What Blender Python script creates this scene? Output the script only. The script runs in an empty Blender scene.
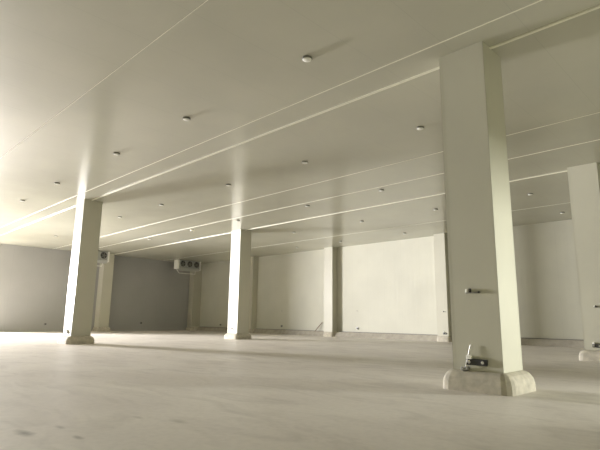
import bpy, bmesh, math, random
from mathutils import Vector, Matrix
random.seed(7)
S = 2.8            # metres per plan unit
FZ = -0.31         # floor level relative to the eye, plan units
HC = 1.389         # ceiling
UL, UR, VB, VF = 10.85, -1.2, 7.21, -4.5
C = bpy.context.scene.collection

def P(u, v, z):    # u: away-left along the back wall, v: towards the back wall
    return Vector((-u*S, v*S, (z-FZ)*S))

# ---------------------------------------------------------------- materials
def base_mat(name):
    m = bpy.data.materials.new(name); m.use_nodes = True
    nt = m.node_tree; b = nt.nodes['Principled BSDF']
    return m, nt, b
def plain(name, col, rough=.5, metal=0, spec=.5, noise=0, nscale=20):
    m, nt, b = base_mat(name)
    b.inputs['Base Color'].default_value = (*col, 1)
    b.inputs['Roughness'].default_value = rough
    b.inputs['Metallic'].default_value = metal
    b.inputs['Specular IOR Level'].default_value = spec
    if noise:
        tc = nt.nodes.new('ShaderNodeTexCoord'); n = nt.nodes.new('ShaderNodeTexNoise')
        n.inputs['Scale'].default_value = nscale; n.inputs['Detail'].default_value = 5
        nt.links.new(tc.outputs['Object'], n.inputs['Vector'])
        r = nt.nodes.new('ShaderNodeValToRGB')
        r.color_ramp.elements[0].position = .3; r.color_ramp.elements[1].position = .7
        r.color_ramp.elements[0].color = (*[c*(1-noise) for c in col], 1)
        r.color_ramp.elements[1].color = (*[min(1, c*(1+noise)) for c in col], 1)
        nt.links.new(n.outputs['Fac'], r.inputs['Fac']); nt.links.new(r.outputs['Color'], b.inputs['Base Color'])
    return m

def panel(name, col, axis, pitch=.055, panelw=1.0, rough=.3, spec=.6, bump=.12, coat=0.0):
    """painted steel sandwich panel: fine ribs repeating along world `axis`, joint every panelw metres"""
    m, nt, b = base_mat(name); N = nt.nodes; L = nt.links
    geo = N.new('ShaderNodeNewGeometry'); sep = N.new('ShaderNodeSeparateXYZ')
    L.new(geo.outputs['Position'], sep.inputs[0])
    if axis == 'XY':
        ad = N.new('ShaderNodeMath'); ad.operation = 'ADD'
        L.new(sep.outputs['X'], ad.inputs[0]); L.new(sep.outputs['Y'], ad.inputs[1]); src = ad.outputs[0]
    else: src = sep.outputs[axis]
    def mth(op, a, bb=None, clamp=False):
        n = N.new('ShaderNodeMath'); n.operation = op; n.use_clamp = clamp
        if isinstance(a, (int, float)): n.inputs[0].default_value = a
        else: L.new(a, n.inputs[0])
        if bb is not None:
            if isinstance(bb, (int, float)): n.inputs[1].default_value = bb
            else: L.new(bb, n.inputs[1])
        return n.outputs[0]
    rib = mth('SINE', mth('MULTIPLY', src, 2*math.pi/pitch))
    fr = mth('FRACT', mth('MULTIPLY', src, 1/panelw))
    joint = mth('LESS_THAN', fr, .008/panelw)
    h = mth('SUBTRACT', mth('MULTIPLY', rib, .5), mth('MULTIPLY', joint, .6))
    bp = N.new('ShaderNodeBump'); bp.inputs['Strength'].default_value = bump; bp.inputs['Distance'].default_value = .004
    L.new(h, bp.inputs['Height']); L.new(bp.outputs['Normal'], b.inputs['Normal'])
    # faint grime
    tc = N.new('ShaderNodeTexCoord'); n1 = N.new('ShaderNodeTexNoise'); n1.inputs['Scale'].default_value = .55; n1.inputs['Detail'].default_value = 6
    L.new(geo.outputs['Position'], n1.inputs['Vector'])
    r = N.new('ShaderNodeValToRGB'); r.color_ramp.elements[0].position = .3; r.color_ramp.elements[1].position = .7
    r.color_ramp.elements[0].color = (*[c*.93 for c in col], 1); r.color_ramp.elements[1].color = (*[min(1, c*1.04) for c in col], 1)
    L.new(n1.outputs['Fac'], r.inputs['Fac'])
    mx = N.new('ShaderNodeMix'); mx.data_type = 'RGBA'; mx.blend_type = 'MULTIPLY'
    L.new(mth('MULTIPLY', joint, .12), mx.inputs['Factor']); L.new(r.outputs['Color'], mx.inputs['A']); mx.inputs['B'].default_value = (.2, .2, .2, 1)
    L.new(mx.outputs['Result'], b.inputs['Base Color'])
    b.inputs['Roughness'].default_value = rough; b.inputs['Specular IOR Level'].default_value = spec
    b.inputs['Coat Weight'].default_value = coat; b.inputs['Coat Roughness'].default_value = .12
    return m

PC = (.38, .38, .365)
M = {}
M['ceil'] = panel('ceiling_panel', (.51, .505, .42), 'X', pitch=.11, panelw=1.0, rough=.24, spec=.8, bump=.06)
M['wall_b'] = panel('wall_panel_back', (.55, .545, .46), 'X', pitch=.25, panelw=1.0, rough=.6, spec=.3, bump=.5)
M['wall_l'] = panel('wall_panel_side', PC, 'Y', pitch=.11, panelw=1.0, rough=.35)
M['col'] = panel('column_panel', (.51, .50, .41), 'XY', pitch=.040, panelw=50, rough=.45, spec=.35, bump=.13)
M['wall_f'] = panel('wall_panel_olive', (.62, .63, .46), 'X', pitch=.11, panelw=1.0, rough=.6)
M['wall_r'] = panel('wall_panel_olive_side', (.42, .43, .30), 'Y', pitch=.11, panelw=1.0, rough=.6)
M['trim'] = plain('white_flashing', (.84, .83, .71), .4, noise=.04, nscale=3)
M['conc'] = plain('rough_concrete', (.46, .43, .355), .85, noise=.18, nscale=9)
M['kerb'] = plain('kerb_concrete', (.36, .335, .28), .8, noise=.15, nscale=4)
M['dark'] = plain('black_plastic', (.03, .03, .03), .5)
M['grey'] = plain('grey_metal', (.30, .30, .29), .4, metal=.6)
M['ringm'] = plain('dark_ring', (.16, .16, .14), .5)
M['steel'] = plain('bright_steel', (.75, .75, .72), .25, metal=1)
M['white'] = plain('white_plastic', (.85, .85, .80), .3)
M['lens'] = plain('milky_lens', (.9, .9, .86), .15)
M['cooler'] = plain('white_casing', (.40, .41, .38), .5, noise=.05)
M['rust'] = plain('brown_timber', (.16, .10, .06), .7)
M['seal'] = plain('grey_sealant', (.22, .21, .19), .7)

# floor: trowelled concrete with its own stains
def floor_mat():
    m, nt, b = base_mat('floor_concrete'); N = nt.nodes; L = nt.links
    geo = N.new('ShaderNodeNewGeometry')
    def noise(scale, detail=6, dist=0, mul=None):
        n = N.new('ShaderNodeTexNoise'); n.inputs['Scale'].default_value = scale; n.inputs['Detail'].default_value = detail
        n.inputs['Distortion'].default_value = dist
        if mul:
            mp = N.new('ShaderNodeMapping'); mp.inputs['Scale'].default_value = mul
            mp.inputs['Rotation'].default_value = (0, 0, .35)
            L.new(geo.outputs['Position'], mp.inputs['Vector']); L.new(mp.outputs[0], n.inputs['Vector'])
        else: L.new(geo.outputs['Position'], n.inputs['Vector'])
        return n.outputs['Fac']
    def ramp(f, p0, c0, p1, c1):
        r = N.new('ShaderNodeValToRGB'); r.color_ramp.elements[0].position = p0; r.color_ramp.elements[1].position = p1
        r.color_ramp.elements[0].color = (*c0, 1); r.color_ramp.elements[1].color = (*c1, 1); L.new(f, r.inputs['Fac']); return r.outputs['Color']
    def mult(a, bb, fac=1):
        x = N.new('ShaderNodeMix'); x.data_type = 'RGBA'; x.blend_type = 'MULTIPLY'; x.inputs['Factor'].default_value = fac
        L.new(a, x.inputs['A']); L.new(bb, x.inputs['B']); return x.outputs['Result']
    col = ramp(noise(.5, 6, .4), .32, (.64, .60, .56), .7, (.73, .695, .645))
    col = mult(col, ramp(noise(1.6, 8, 1.2, (.6, 1.5, 1)), .30, (.84, .835, .83), .52, (1, 1, 1)))
    col = mult(col, ramp(noise(14, 4), .3, (.93, .93, .93), .6, (1, 1, 1)))
    # shaped damp stains near the camera's left
    for (u, v, rad, k) in STAINS:
        sub = N.new('ShaderNodeVectorMath'); sub.operation = 'SUBTRACT'; L.new(geo.outputs['Position'], sub.inputs[0]); sub.inputs[1].default_value = P(u, v, FZ)
        mp = N.new('ShaderNodeMapping'); mp.inputs['Rotation'].default_value = (0, 0, -.75); mp.inputs['Scale'].default_value = (.55, 1.5, 1)
        L.new(sub.outputs[0], mp.inputs['Vector'])
        ln = N.new('ShaderNodeVectorMath'); ln.operation = 'LENGTH'; L.new(mp.outputs[0], ln.inputs[0])
        nz = noise(5, 5, .5); a = N.new('ShaderNodeMath'); a.operation = 'MULTIPLY_ADD'
        L.new(nz, a.inputs[0]); a.inputs[1].default_value = rad*1.6; L.new(ln.outputs['Value'], a.inputs[2])
        col = mult(col, ramp(a.outputs[0], rad*1.0, (k, k, k*.98), rad*2.0, (1, 1, 1)))
    L.new(col, b.inputs['Base Color'])
    rr = N.new('ShaderNodeMapRange'); rr.inputs['To Min'].default_value = .38; rr.inputs['To Max'].default_value = .62
    L.new(noise(.9, 5), rr.inputs['Value']); L.new(rr.outputs[0], b.inputs['Roughness'])
    b.inputs['Specular IOR Level'].default_value = .4
    bp = N.new('ShaderNodeBump'); bp.inputs['Strength'].default_value = .25; bp.inputs['Distance'].default_value = .01
    L.new(noise(6, 8), bp.inputs['Height']); L.new(bp.outputs[0], b.inputs['Normal'])
    return m

# ---------------------------------------------------------------- mesh helpers (plan units)
def ubox(bm, u0, u1, v0, v1, z0, z1):
    vs = [bm.verts.new(P(u, v, z)) for z in (z0, z1) for v in (v0, v1) for u in (u1, u0)]
    for f in ((0, 2, 3, 1), (4, 5, 7, 6), (0, 1, 5, 4), (2, 6, 7, 3), (0, 4, 6, 2), (1, 3, 7, 5)):
        bm.faces.new([vs[i] for i in f])
def ring_cyl(bm, c, r, axis, ln, seg=20, r2=None):
    """solid cylinder, world metres, from centre c along axis"""
    axis = Vector(axis).normalized(); q = Vector((0, 0, 1)).rotation_difference(axis).to_matrix().to_4x4()
    bmesh.ops.create_cone(bm, cap_ends=True, segments=seg, radius1=r, radius2=r if r2 is None else r2, depth=ln,
                          matrix=Matrix.Translation(Vector(c)+axis*ln/2) @ q)
def mbox(bm, c, size, rot=None):
    m = Matrix.Translation(Vector(c))
    if rot is not None: m = m @ rot
    bmesh.ops.create_cube(bm, size=1, matrix=m @ Matrix.Diagonal((*size, 1)))
def tube(bm, pts, r, seg=8):
    pts = [Vector(p) for p in pts]
    for a, b in zip(pts, pts[1:]):
        ring_cyl(bm, a, r, b-a, (b-a).length, seg)
def torus(bm, c, R, r, axis, seg=24, s2=6):
    axis = Vector(axis).normalized(); q = Vector((0, 0, 1)).rotation_difference(axis).to_matrix(); vs = []
    for i in range(seg):
        a = 2*math.pi*i/seg; row = []
        for j in range(s2):
            b = 2*math.pi*j/s2; p = Vector(((R+r*math.cos(b))*math.cos(a), (R+r*math.cos(b))*math.sin(a), r*math.sin(b)))
            row.append(bm.verts.new(Vector(c)+q@p))
        vs.append(row)
    for i in range(seg):
        for j in range(s2):
            bm.faces.new((vs[i][j], vs[(i+1) % seg][j], vs[(i+1) % seg][(j+1) % s2], vs[i][(j+1) % s2]))

def link(name, bm, mat, parent=None, bevel=0, smooth=False, segs=2):
    bmesh.ops.recalc_face_normals(bm, faces=bm.faces[:])
    me = bpy.data.meshes.new(name); bm.to_mesh(me); bm.free(); me.materials.append(mat)
    o = bpy.data.objects.new(name, me); C.objects.link(o)
    if smooth:
        for p in me.polygons: p.use_smooth = True
    if bevel:
        md = o.modifiers.new('bevel', 'BEVEL'); md.width = bevel; md.segments = segs; md.limit_method = 'ANGLE'
    if parent is not None:
        o.parent = parent; o.matrix_parent_inverse = Matrix.Translation(-parent.location)
    return o
def struct(name, bm, mat, **k):
    o = link(name, bm, mat, **k); o['kind'] = 'structure'; return o
def thing(name, loc, label, cat, group=None):
    o = bpy.data.objects.new(name, None); o.location = loc; C.objects.link(o)
    o['label'] = label; o['category'] = cat; o.empty_display_size = .1
    if group: o['group'] = group
    return o
def copy_tree(root, loc, label, group=None):
    r = root.copy(); C.objects.link(r); r.location = loc; r['label'] = label
    if group: r['group'] = group
    for ch in list(root.children):
        c = ch.copy(); C.objects.link(c); c.parent = r; c.matrix_parent_inverse = ch.matrix_parent_inverse.copy()
        for g in list(ch.children):
            d = g.copy(); C.objects.link(d); d.parent = c; d.matrix_parent_inverse = g.matrix_parent_inverse.copy()
    return r

# ---------------------------------------------------------------- room shell
STAINS = [(1.50, .475, .085, .45), (1.51, .57, .045, .65), (1.36, .56, .045, .55), (1.49, .80, .05, .78), (1.36, .86, .08, .78), (1.62, .42, .10, .85)]
T = .07
bm = bmesh.new(); ubox(bm, UR-T, UL+T, VF-T, VB+T, FZ-T, FZ); struct('floor', bm, floor_mat())
bm = bmesh.new(); ubox(bm, UR-T, UL+T, VF-T, VB+T, HC, HC+T); struct('ceiling', bm, M['ceil'])
bm = bmesh.new(); ubox(bm, UR-T, UL+T, VB, VB+T, FZ, HC); struct('wall_back', bm, M['wall_b'])
bm = bmesh.new(); ubox(bm, UR-T, UL+T, VF-T, VF, FZ, HC); struct('wall_front', bm, M['wall_f'])
D1 = (-.2, 2.36, 1.03)      # doorway in the left wall: v0, v1, lintel
D2 = (3.70, 4.25, .40)       # unseen doorway in the right wall, narrowed to light only the nearest column
def holed(u0, u1, d, name):
    bm = bmesh.new()
    ubox(bm, u0, u1, VF, d[0], FZ, HC); ubox(bm, u0, u1, d[1], VB, FZ, HC); ubox(bm, u0, u1, d[0], d[1], d[2], HC)
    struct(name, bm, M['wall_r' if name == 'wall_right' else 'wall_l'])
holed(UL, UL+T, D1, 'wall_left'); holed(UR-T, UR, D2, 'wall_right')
def door_frame(u0, u1, d, name):
    bm = bmesh.new(); w = .03
    ubox(bm, u0, u1, d[0], d[0]+w, FZ, d[2]-w); ubox(bm, u0, u1, d[1]-w, d[1], FZ, d[2]-w); ubox(bm, u0, u1, d[0], d[1], d[2]-w, d[2])
    struct(name, bm, M['grey'])
door_frame(UL-.01, UL+T+.01, D1, 'door_1'); door_frame(UR-T-.01, UR+.01, D2, 'door_2')
# ground outside the two doorways
bm = bmesh.new(); ubox(bm, UL+T, UL+6, -6, 8, FZ-T, FZ-.005); struct('ground_left', bm, M['conc'])
bm = bmesh.new(); ubox(bm, UR-6, UR-T, -2, 9, FZ-T, FZ-.005); struct('ground_right', bm, M['conc'])

# ceiling flashings, all parallel to the back wall
k = 1
for v, w, d in ((1.076, .004, .001), (2.087, .008, .002), (2.305, .018, .006), (3.571, .009, .0015),
                (4.129, .011, .002), (4.82, .020, .005), (6.17, .010, .001)):
    bm = bmesh.new(); ubox(bm, UR, UL, v-w/2, v+w/2, HC-d, HC+.002); struct('trim_%d' % k, bm, M['trim']); k += 1
# sealed kerb foot of the back wall: bevelled concrete apron
def kerb(name, u0, u1, v0, v1, z0, z1, slope_v=0, slope_u=0):
    bm = bmesh.new()
    b = [bm.verts.new(P(*p)) for p in ((u0, v0, z0), (u1, v0, z0), (u1, v1, z0), (u0, v1, z0))]
    t = [bm.verts.new(P(*p)) for p in ((u0, v0+slope_v, z1), (u1-slope_u, v0+slope_v, z1), (u1-slope_u, v1, z1), (u0, v1, z1))] if not slope_u < 0 else None
    bm.faces.new(b[::-1]); bm.faces.new(t)
    for i in range(4): bm.faces.new((b[i], b[(i+1) % 4], t[(i+1) % 4], t[i]))
    return struct(name, bm, M['kerb'], bevel=.01)
kerb('baseboard_back', UR, UL, VB-.12, VB, FZ, -.222, slope_v=.06)
bm = bmesh.new(); ubox(bm, UR, UL, VB-.012, VB, -.222, -.210); struct('trim_%d' % k, bm, M['seal']); k += 1
# ---------------------------------------------------------------- columns
CA, CB = .237, .222
def column(u, v, label, a=CA, b=CB, pr=.05, wallv=None, wallu=None):
    """clad column, near corner at (u, v), a along u, b along v, standing on a chamfered concrete plinth"""
    u1 = u+a; v1 = v+b
    if wallv: v1 = wallv
    if wallu: u1 = wallu
    t = thing('column', P((u+u1)/2, (v+v1)/2, FZ), label, 'column', 'clad columns of the hall')
    bm = bmesh.new(); ubox(bm, u, u1, v, v1, -.222, HC); link('cladding', bm, M['col'], t)
    bm = bmesh.new()
    U1 = u1 if wallu else u1+pr; V1 = v1 if wallv else v1+pr
    def ring(d, z, r):
        pts = []
        x0, x1, y0, y1 = u-d, (u1 if wallu else u1+d), v-d, (v1 if wallv else v1+d)
        for cx, cy, a0 in ((x0+r, y0+r, 180), (x1-r, y0+r, 270), (x1-r, y1-r, 0), (x0+r, y1-r, 90)):
            for i in range(4):
                a_ = math.radians(a0+i*30); pts.append(bm.verts.new(P(cx+r*math.cos(a_), cy+r*math.sin(a_), z)))
        return pts
    rings = [ring(pr, FZ-.004, .045), ring(pr*.97, -.272, .045), ring(pr*.85, -.250, .042), ring(pr*.6, -.233, .035), ring(pr*.28, -.224, .02), ring(.004, -.221, .01)]
    for r0, r1 in zip(rings, rings[1:]):
        n = len(r0)
        for i in range(n): bm.faces.new((r0[i], r0[(i+1) % n], r1[(i+1) % n], r1[i]))
    bm.faces.new(rings[0][::-1]); bm.faces.new(rings[-1])
    link('plinth', bm, M['conc'], t)['label'] = 'rounded bare concrete plinth'
    # folded corner angles, as on the photographed edges
    w = .010; e = .0004
    for cu, cv, su, sv in ((u, v, 1, 1), (u1, v, -1, 1), (u, v1, 1, -1)):
        if (wallu and cu == u1) or (wallv and cv == v1): continue
        bm = bmesh.new()
        ubox(bm, *sorted((cu-su*e, cu+su*w)), *sorted((cv-sv*e, cv+sv*e)), -.222, HC-.001)
        ubox(bm, *sorted((cu-su*e, cu+su*e)), *sorted((cv-sv*e, cv+sv*w)), -.222, HC-.001)
        link('corner_trim', bm, M['col'], t)
    return t
column(.915, 2.215, 'large nearest cream panel-clad column right of centre on a rounded concrete base')
column(5.825, 2.215, 'column with a bright narrow left face standing farthest left in the foreground row')
column(5.975, 4.722, 'middle column left of centre with grey right side on a square pale plinth')
column(1.012, 4.722, 'cream column cut by the right edge of the frame, behind the nearest column')
column(6.09, 7.07, 'slim dark-sided column against the bright back wall, near the leaning stick', a=.215, pr=.02, wallv=VB)
column(3.73, 7.07, 'column on the back wall half hidden by the left edge of the nearest column', a=.19, pr=.02, wallv=VB)
column(8.44, 7.06, 'shallow pilaster on the back wall just right of the middle column', a=.15, pr=.02, wallv=VB)
column(10.62, 4.60, 'dim column on the left wall below the partly hidden cooler', wallu=UL)
column(10.66, 6.96, 'slim column in the far corner below the three-fan cooler', wallv=VB, wallu=UL)

# ---------------------------------------------------------------- ceiling lights
def ceiling_light(loc, label):
    t = thing('ceiling_light', loc, label, 'ceiling light', 'small round ceiling lights')
    x, y, z = loc
    bm = bmesh.new(); ring_cyl(bm, (x, y, z-.030), .078, (0, 0, 1), .030, 28, .076); link('base_ring', bm, M['ringm'], t, bevel=.003)
    bm = bmesh.new(); prof = [(.071, .029), (.068, .036), (.054, .044), (.034, .049), (.014, .051)]
    prev = None
    for r, h in prof:
        ring = [bm.verts.new((x+r*math.cos(2*math.pi*i/28), y+r*math.sin(2*math.pi*i/28), z-h)) for i in range(28)]
        if prev:
            for i in range(28): bm.faces.new((prev[i], prev[(i+1) % 28], ring[(i+1) % 28], ring[i]))
        else: bm.faces.new(ring[::-1])
        prev = ring
    bm.faces.new(prev); link('lens', bm, M['lens'], t, smooth=True)
    return t
rows = {1.73: ('nearest', [1.67, 2.85, 3.94, 5.34, 6.49]), 2.99: ('second', [1.73, 2.90, 4.02, 5.39, 6.53, 8.99]),
        4.24: ('third', [1.75, 2.95, 4.06, 5.44, 6.62, 7.99]), 5.45: ('fourth', [1.83, 2.98, 4.14, 5.51]),
        6.67: ('farthest', [1.87, 4.21, 5.55, 6.66])}
ordn = ['rightmost', 'second from the right', 'third from the right', 'fourth from the right', 'fifth from the right', 'leftmost']
cl0 = None
for v, (rn, us) in rows.items():
    for i, u in enumerate(us):
        w = 'leftmost' if i == len(us)-1 else ordn[i]
        lab = 'small round ceiling light, %s in the %s row of lights' % (w, rn)
        if cl0 is None: cl0 = ceiling_light(P(u, v, HC), lab)
        else: copy_tree(cl0, P(u, v, HC), lab)

# ---------------------------------------------------------------- air coolers (fans face right, away from the left wall)
def cooler(v0, label, n=3):
    """hung just off the left wall; v0 = near end, runs along v"""
    u0, u1 = 10.26, 10.40; ln = .64; z0, z1 = 1.16, 1.375
    t = thing('air_cooler', P((u0+u1)/2, v0+ln/2, z0), label, 'air cooler', 'ceiling-hung air coolers')
    bm = bmesh.new(); ubox(bm, u0, u1, v0+.03, v0+ln-.03, z0+.03, z1); link('casing', bm, M['cooler'], t, bevel=.012)
    for a, b in ((v0-.02, v0+.03), (v0+ln-.03, v0+ln+.005)):
        bm = bmesh.new(); ubox(bm, u0-.01, u1+.01, a, b, z0-.0, z1+.005); link('end_panel', bm, M['white'], t, bevel=.01)
    bm = bmesh.new()
    p = [(u0-.03, z0+.03), (u1+.03, z0+.03), (u1-.04, z0-.03), (u0+.04, z0-.03)]
    r0 = [bm.verts.new(P(a, v0+.03, b)) for a, b in p]; r1 = [bm.verts.new(P(a, v0+ln-.03, b)) for a, b in p]
    bm.faces.new(r0); bm.faces.new(r1[::-1])
    for i in range(4): bm.faces.new((r0[i], r1[i], r1[(i+1) % 4], r0[(i+1) % 4]))
    link('drip_tray', bm, M['cooler'], t, bevel=.006)
    for i in range(n):
        vc = v0+.03+(ln-.06)*(i+.5)/n; zc = (z0+z1)/2+.025; c = P(u0, vc, zc)
        bm = bmesh.new(); ring_cyl(bm, c, .20, (1, 0, 0), .04, 28); link('fan', bm, M['dark'], t)
        bm = bmesh.new(); torus(bm, c+Vector((.042, 0, 0)), .215, .018, (1, 0, 0), 28)
        link('fan_shroud', bm, M['cooler'], t, smooth=True)
        bm = bmesh.new(); ring_cyl(bm, c+Vector((.03, 0, 0)), .05, (1, 0, 0), .04, 16)
        for kk in range(5):
            a = kk*2*math.pi/5; d = Vector((0, math.cos(a), math.sin(a)))
            mbox(bm, c+Vector((.05, 0, 0))+d*.11, (.006, .075, .13), Matrix.Rotation(a-math.pi/2, 4, 'X') @ Matrix.Rotation(.5, 4, 'Z'))
        link('fan_blades', bm, M['ringm'], t)
        bm = bmesh.new()
        for rr in (.07, .12, .17): torus(bm, c+Vector((.065, 0, 0)), rr, .003, (1, 0, 0), 24, 4)
        link('fan_guard', bm, M['ringm'], t)
    for a in (v0+.1, v0+ln-.1):
        for uu in (u0+.05, u1-.05):
            bm = bmesh.new(); ring_cyl(bm, P(uu, a, z1-.01), .01, (0, 0, 1), (HC-z1+.009)*S, 8); link('hanger_rod', bm, M['steel'], t)
    bm = bmesh.new()
    A = P(u0+.08, v0+.02, z0-.01); B = P(u0+.02, v0+.05, z0-.10); D = P(u0+.02, v0+.50, z0-.10); E_ = P(u0+.08, v0+.55, z0-.01)
    tube(bm, [A, B, D, E_], .022); link('drain_pipe', bm, M['white'], t)
    return t
cooler(6.24, 'white air cooler with three dark fans hung in the far corner')
cooler(3.90, 'air cooler partly hidden behind the left foreground column, one fan showing')

# ---------------------------------------------------------------- small fittings
def plate_bracket(u, v, z, label, w=.10, lever=False):
    """black strip with two round studs on a face that looks towards -v"""
    c = P(u, v, z); t = thing('wall_bracket', c, label, 'bracket', 'small black brackets near the floor')
    W = w*S; h = .028*S
    bm = bmesh.new(); mbox(bm, c+Vector((0, -.012, 0)), (W, .024, h)); link('back_plate', bm, M['dark'], t, bevel=.004)
    for s in (-.34, .30):
        bm = bmesh.new(); ring_cyl(bm, c+Vector((s*W, -.024, 0)), h*.26, (0, -1, 0), .014, 16); link('stud', bm, M['steel'], t, bevel=.002)
    bm = bmesh.new(); mbox(bm, c+Vector((-W*.34, -.02, h*.75)), (W*.24, .04, h*.62)); link('clip', bm, M['white'], t, bevel=.005)
    return t
plate_bracket(1.032, 2.2138, -.182, 'black strip bracket with two steel studs low on the nearest column')
def rod_clamp():
    c = P(1.086, 2.208, -.225)
    t = thing('latch_rod', c, 'thin steel rod in a grey clamp at the foot of the nearest column', 'rod')
    bm = bmesh.new(); tube(bm, [P(1.057, 2.207, -.105), P(1.076, 2.204, -.175), P(1.088, 2.203, -.215)], .007, 10); link('rod', bm, M['steel'], t)
    bm = bmesh.new(); mbox(bm, P(1.083, 2.203, -.214), (.085, .05, .04), Matrix.Rotation(-.3, 4, 'Y'))
    ring_cyl(bm, P(1.096, 2.203, -.214)+Vector((0, -.03, 0)), .024, (0, 1, 0), .06, 14); link('clamp', bm, M['grey'], t, bevel=.006)
    return t
rod_clamp()
def small_clip(u, v, z, label, s=1):
    c = P(u, v, z); t = thing('cable_clip', c, label, 'clip', 'small clips at chest height')
    bm = bmesh.new(); mbox(bm, c+Vector((0, -.008, -.012*s)), (.20*s, .014, .016*s)); link('arm', bm, M['grey'], t, bevel=.003)
    bm = bmesh.new(); mbox(bm, c+Vector((-.075*s, -.02, .015*s)), (.032*s, .04, .045*s)); link('block', bm, M['white'], t, bevel=.004)
    bm = bmesh.new(); mbox(bm, c+Vector((-.035*s, -.018, .018*s)), (.022*s, .034, .05*s)); link('catch', bm, M['dark'], t)
    bm = bmesh.new(); ring_cyl(bm, c+Vector((.085*s, -.004, -.008*s)), .014*s, (0, -1, 0), .02, 12)
    link('screw', bm, M['dark'], t)
    return t
small_clip(1.034, 2.2138, .138, 'small clip with white block on the front of the nearest column')
plate_bracket(5.93, 2.2138, -.178, 'small black bracket at the foot of the foreground-left column', .04)
plate_bracket(6.10, 4.7208, -.165, 'small dark bracket at the foot of the middle column', .05)
plate_bracket(1.15, 4.7208, -.185, 'black bracket low on the column at the right edge', .07)
plate_bracket(3.79, 7.0688, -.185, 'black bracket at the foot of the back-wall column beside the nearest column', .06)
small_clip(5.96, 2.2138, .154, 'tiny clip on the bright left face of the foreground-left column', .35)
small_clip(6.10, 4.7208, .161, 'tiny clip on the bright left face of the middle column', .4)
small_clip(1.12, 4.7208, .136, 'small clip on the column at the right edge', .8)
small_clip(3.79, 7.0688, .146, 'tiny clip on the back-wall column beside the nearest column', .7)
def outlet(c, ax, label):
    t = thing('wall_outlet', c, label, 'outlet', 'dark outlets along the wall foot')
    a = Vector(ax); sz = (.13, .05, .11) if ax[1] else (.05, .13, .11)
    bm = bmesh.new(); mbox(bm, Vector(c)+a*.025, sz); link('box', bm, M['grey'], t, bevel=.008)
    bm = bmesh.new(); ring_cyl(bm, Vector(c)+a*.048, .038, ax, .02, 14); link('cover', bm, M['dark'], t)
    return t
outlet(P(9.76, VB, -.150), (0, -1, 0), 'small dark outlet on the back wall left of the middle column')
outlet(P(7.61, VB, -.143), (0, -1, 0), 'small dark outlet on the back wall between the middle column and the stick')
outlet(P(5.60, VB, -.145), (0, -1, 0), 'small dark outlet on the back wall right of the slim dark column')
outlet(P(UL, 3.59, -.160), (1, 0, 0), 'small dark outlet on the left wall left of the foreground-left column')
outlet(P(UL, 5.70, -.131), (1, 0, 0), 'small dark outlet on the left wall between the two coolers')
small_clip(7.62, VB+.0003, .171, 'tiny clip on the back wall above the outlet left of the stick', .35)
small_clip(5.60, VB+.0003, .166, 'tiny clip on the back wall above the outlet right of the slim column', .35)
# leaning stick
bm = bmesh.new(); tube(bm, [P(6.60, VB-.07, -.224), P(6.455, VB-.009, -.045)], .017, 8)
o = link('wooden_stick', bm, M['rust']); o['label'] = 'thin brown stick leaning on the back wall left of the slim column'; o['category'] = 'stick'

# ---------------------------------------------------------------- light
w = bpy.data.worlds.new('sky'); bpy.context.scene.world = w; w.use_nodes = True
w.node_tree.nodes['Background'].inputs['Color'].default_value = (.80, .9, 1, 1)
w.node_tree.nodes['Background'].inputs['Strength'].default_value = 1.5
def area(name, loc, target, sx, sy, power, col):
    l = bpy.data.lights.new(name, 'AREA'); l.shape = 'RECTANGLE'; l.size = sx; l.size_y = sy; l.energy = power; l.color = col
    o = bpy.data.objects.new(name, l); C.objects.link(o); o.location = loc
    o.rotation_euler = (Vector(target)-Vector(loc)).to_track_quat('-Z', 'Y').to_euler(); return o
area('daylight_left', P(12.4, .70, .74), P(6, 2.6, .6), 2.6, .4, 13000, (1, .965, .96))
area('daylight_right', P(-1.9, 4.6, .25), P(.91, 2.3, .25), .5, .4, 1150, (1, 1, .90))

# ---------------------------------------------------------------- camera
f, pitch, roll, yaw = 485.45, .1921, -.0132, .792
cam = bpy.data.cameras.new('camera'); co = bpy.data.objects.new('camera', cam); C.objects.link(co)
cam.sensor_fit = 'HORIZONTAL'; cam.sensor_width = 36; cam.lens = f/600*36; cam.clip_start = .02
fh = Vector((-math.cos(yaw), math.sin(yaw), 0)); R = Vector((math.sin(yaw), math.cos(yaw), 0))
F = fh*math.cos(pitch)+Vector((0, 0, math.sin(pitch))); Up = -fh*math.sin(pitch)+Vector((0, 0, math.cos(pitch)))
c, s = math.cos(roll), math.sin(roll)
X = R*c-Up*s; Y = R*s+Up*c; Z = -F
co.matrix_world = Matrix(((X.x, Y.x, Z.x, 0), (X.y, Y.y, Z.y, 0), (X.z, Y.z, Z.z, FZ*-S), (0, 0, 0, 1)))
sc = bpy.context.scene; sc.camera = co
sc.view_settings.view_transform = 'Standard'; sc.view_settings.look = 'None'; sc.view_settings.gamma = 1
sc.view_settings.use_curve_mapping = False; sc.view_settings.exposure = 0.2
try:
    sc.cycles.max_bounces = 16; sc.cycles.diffuse_bounces = 12
except Exception: pass
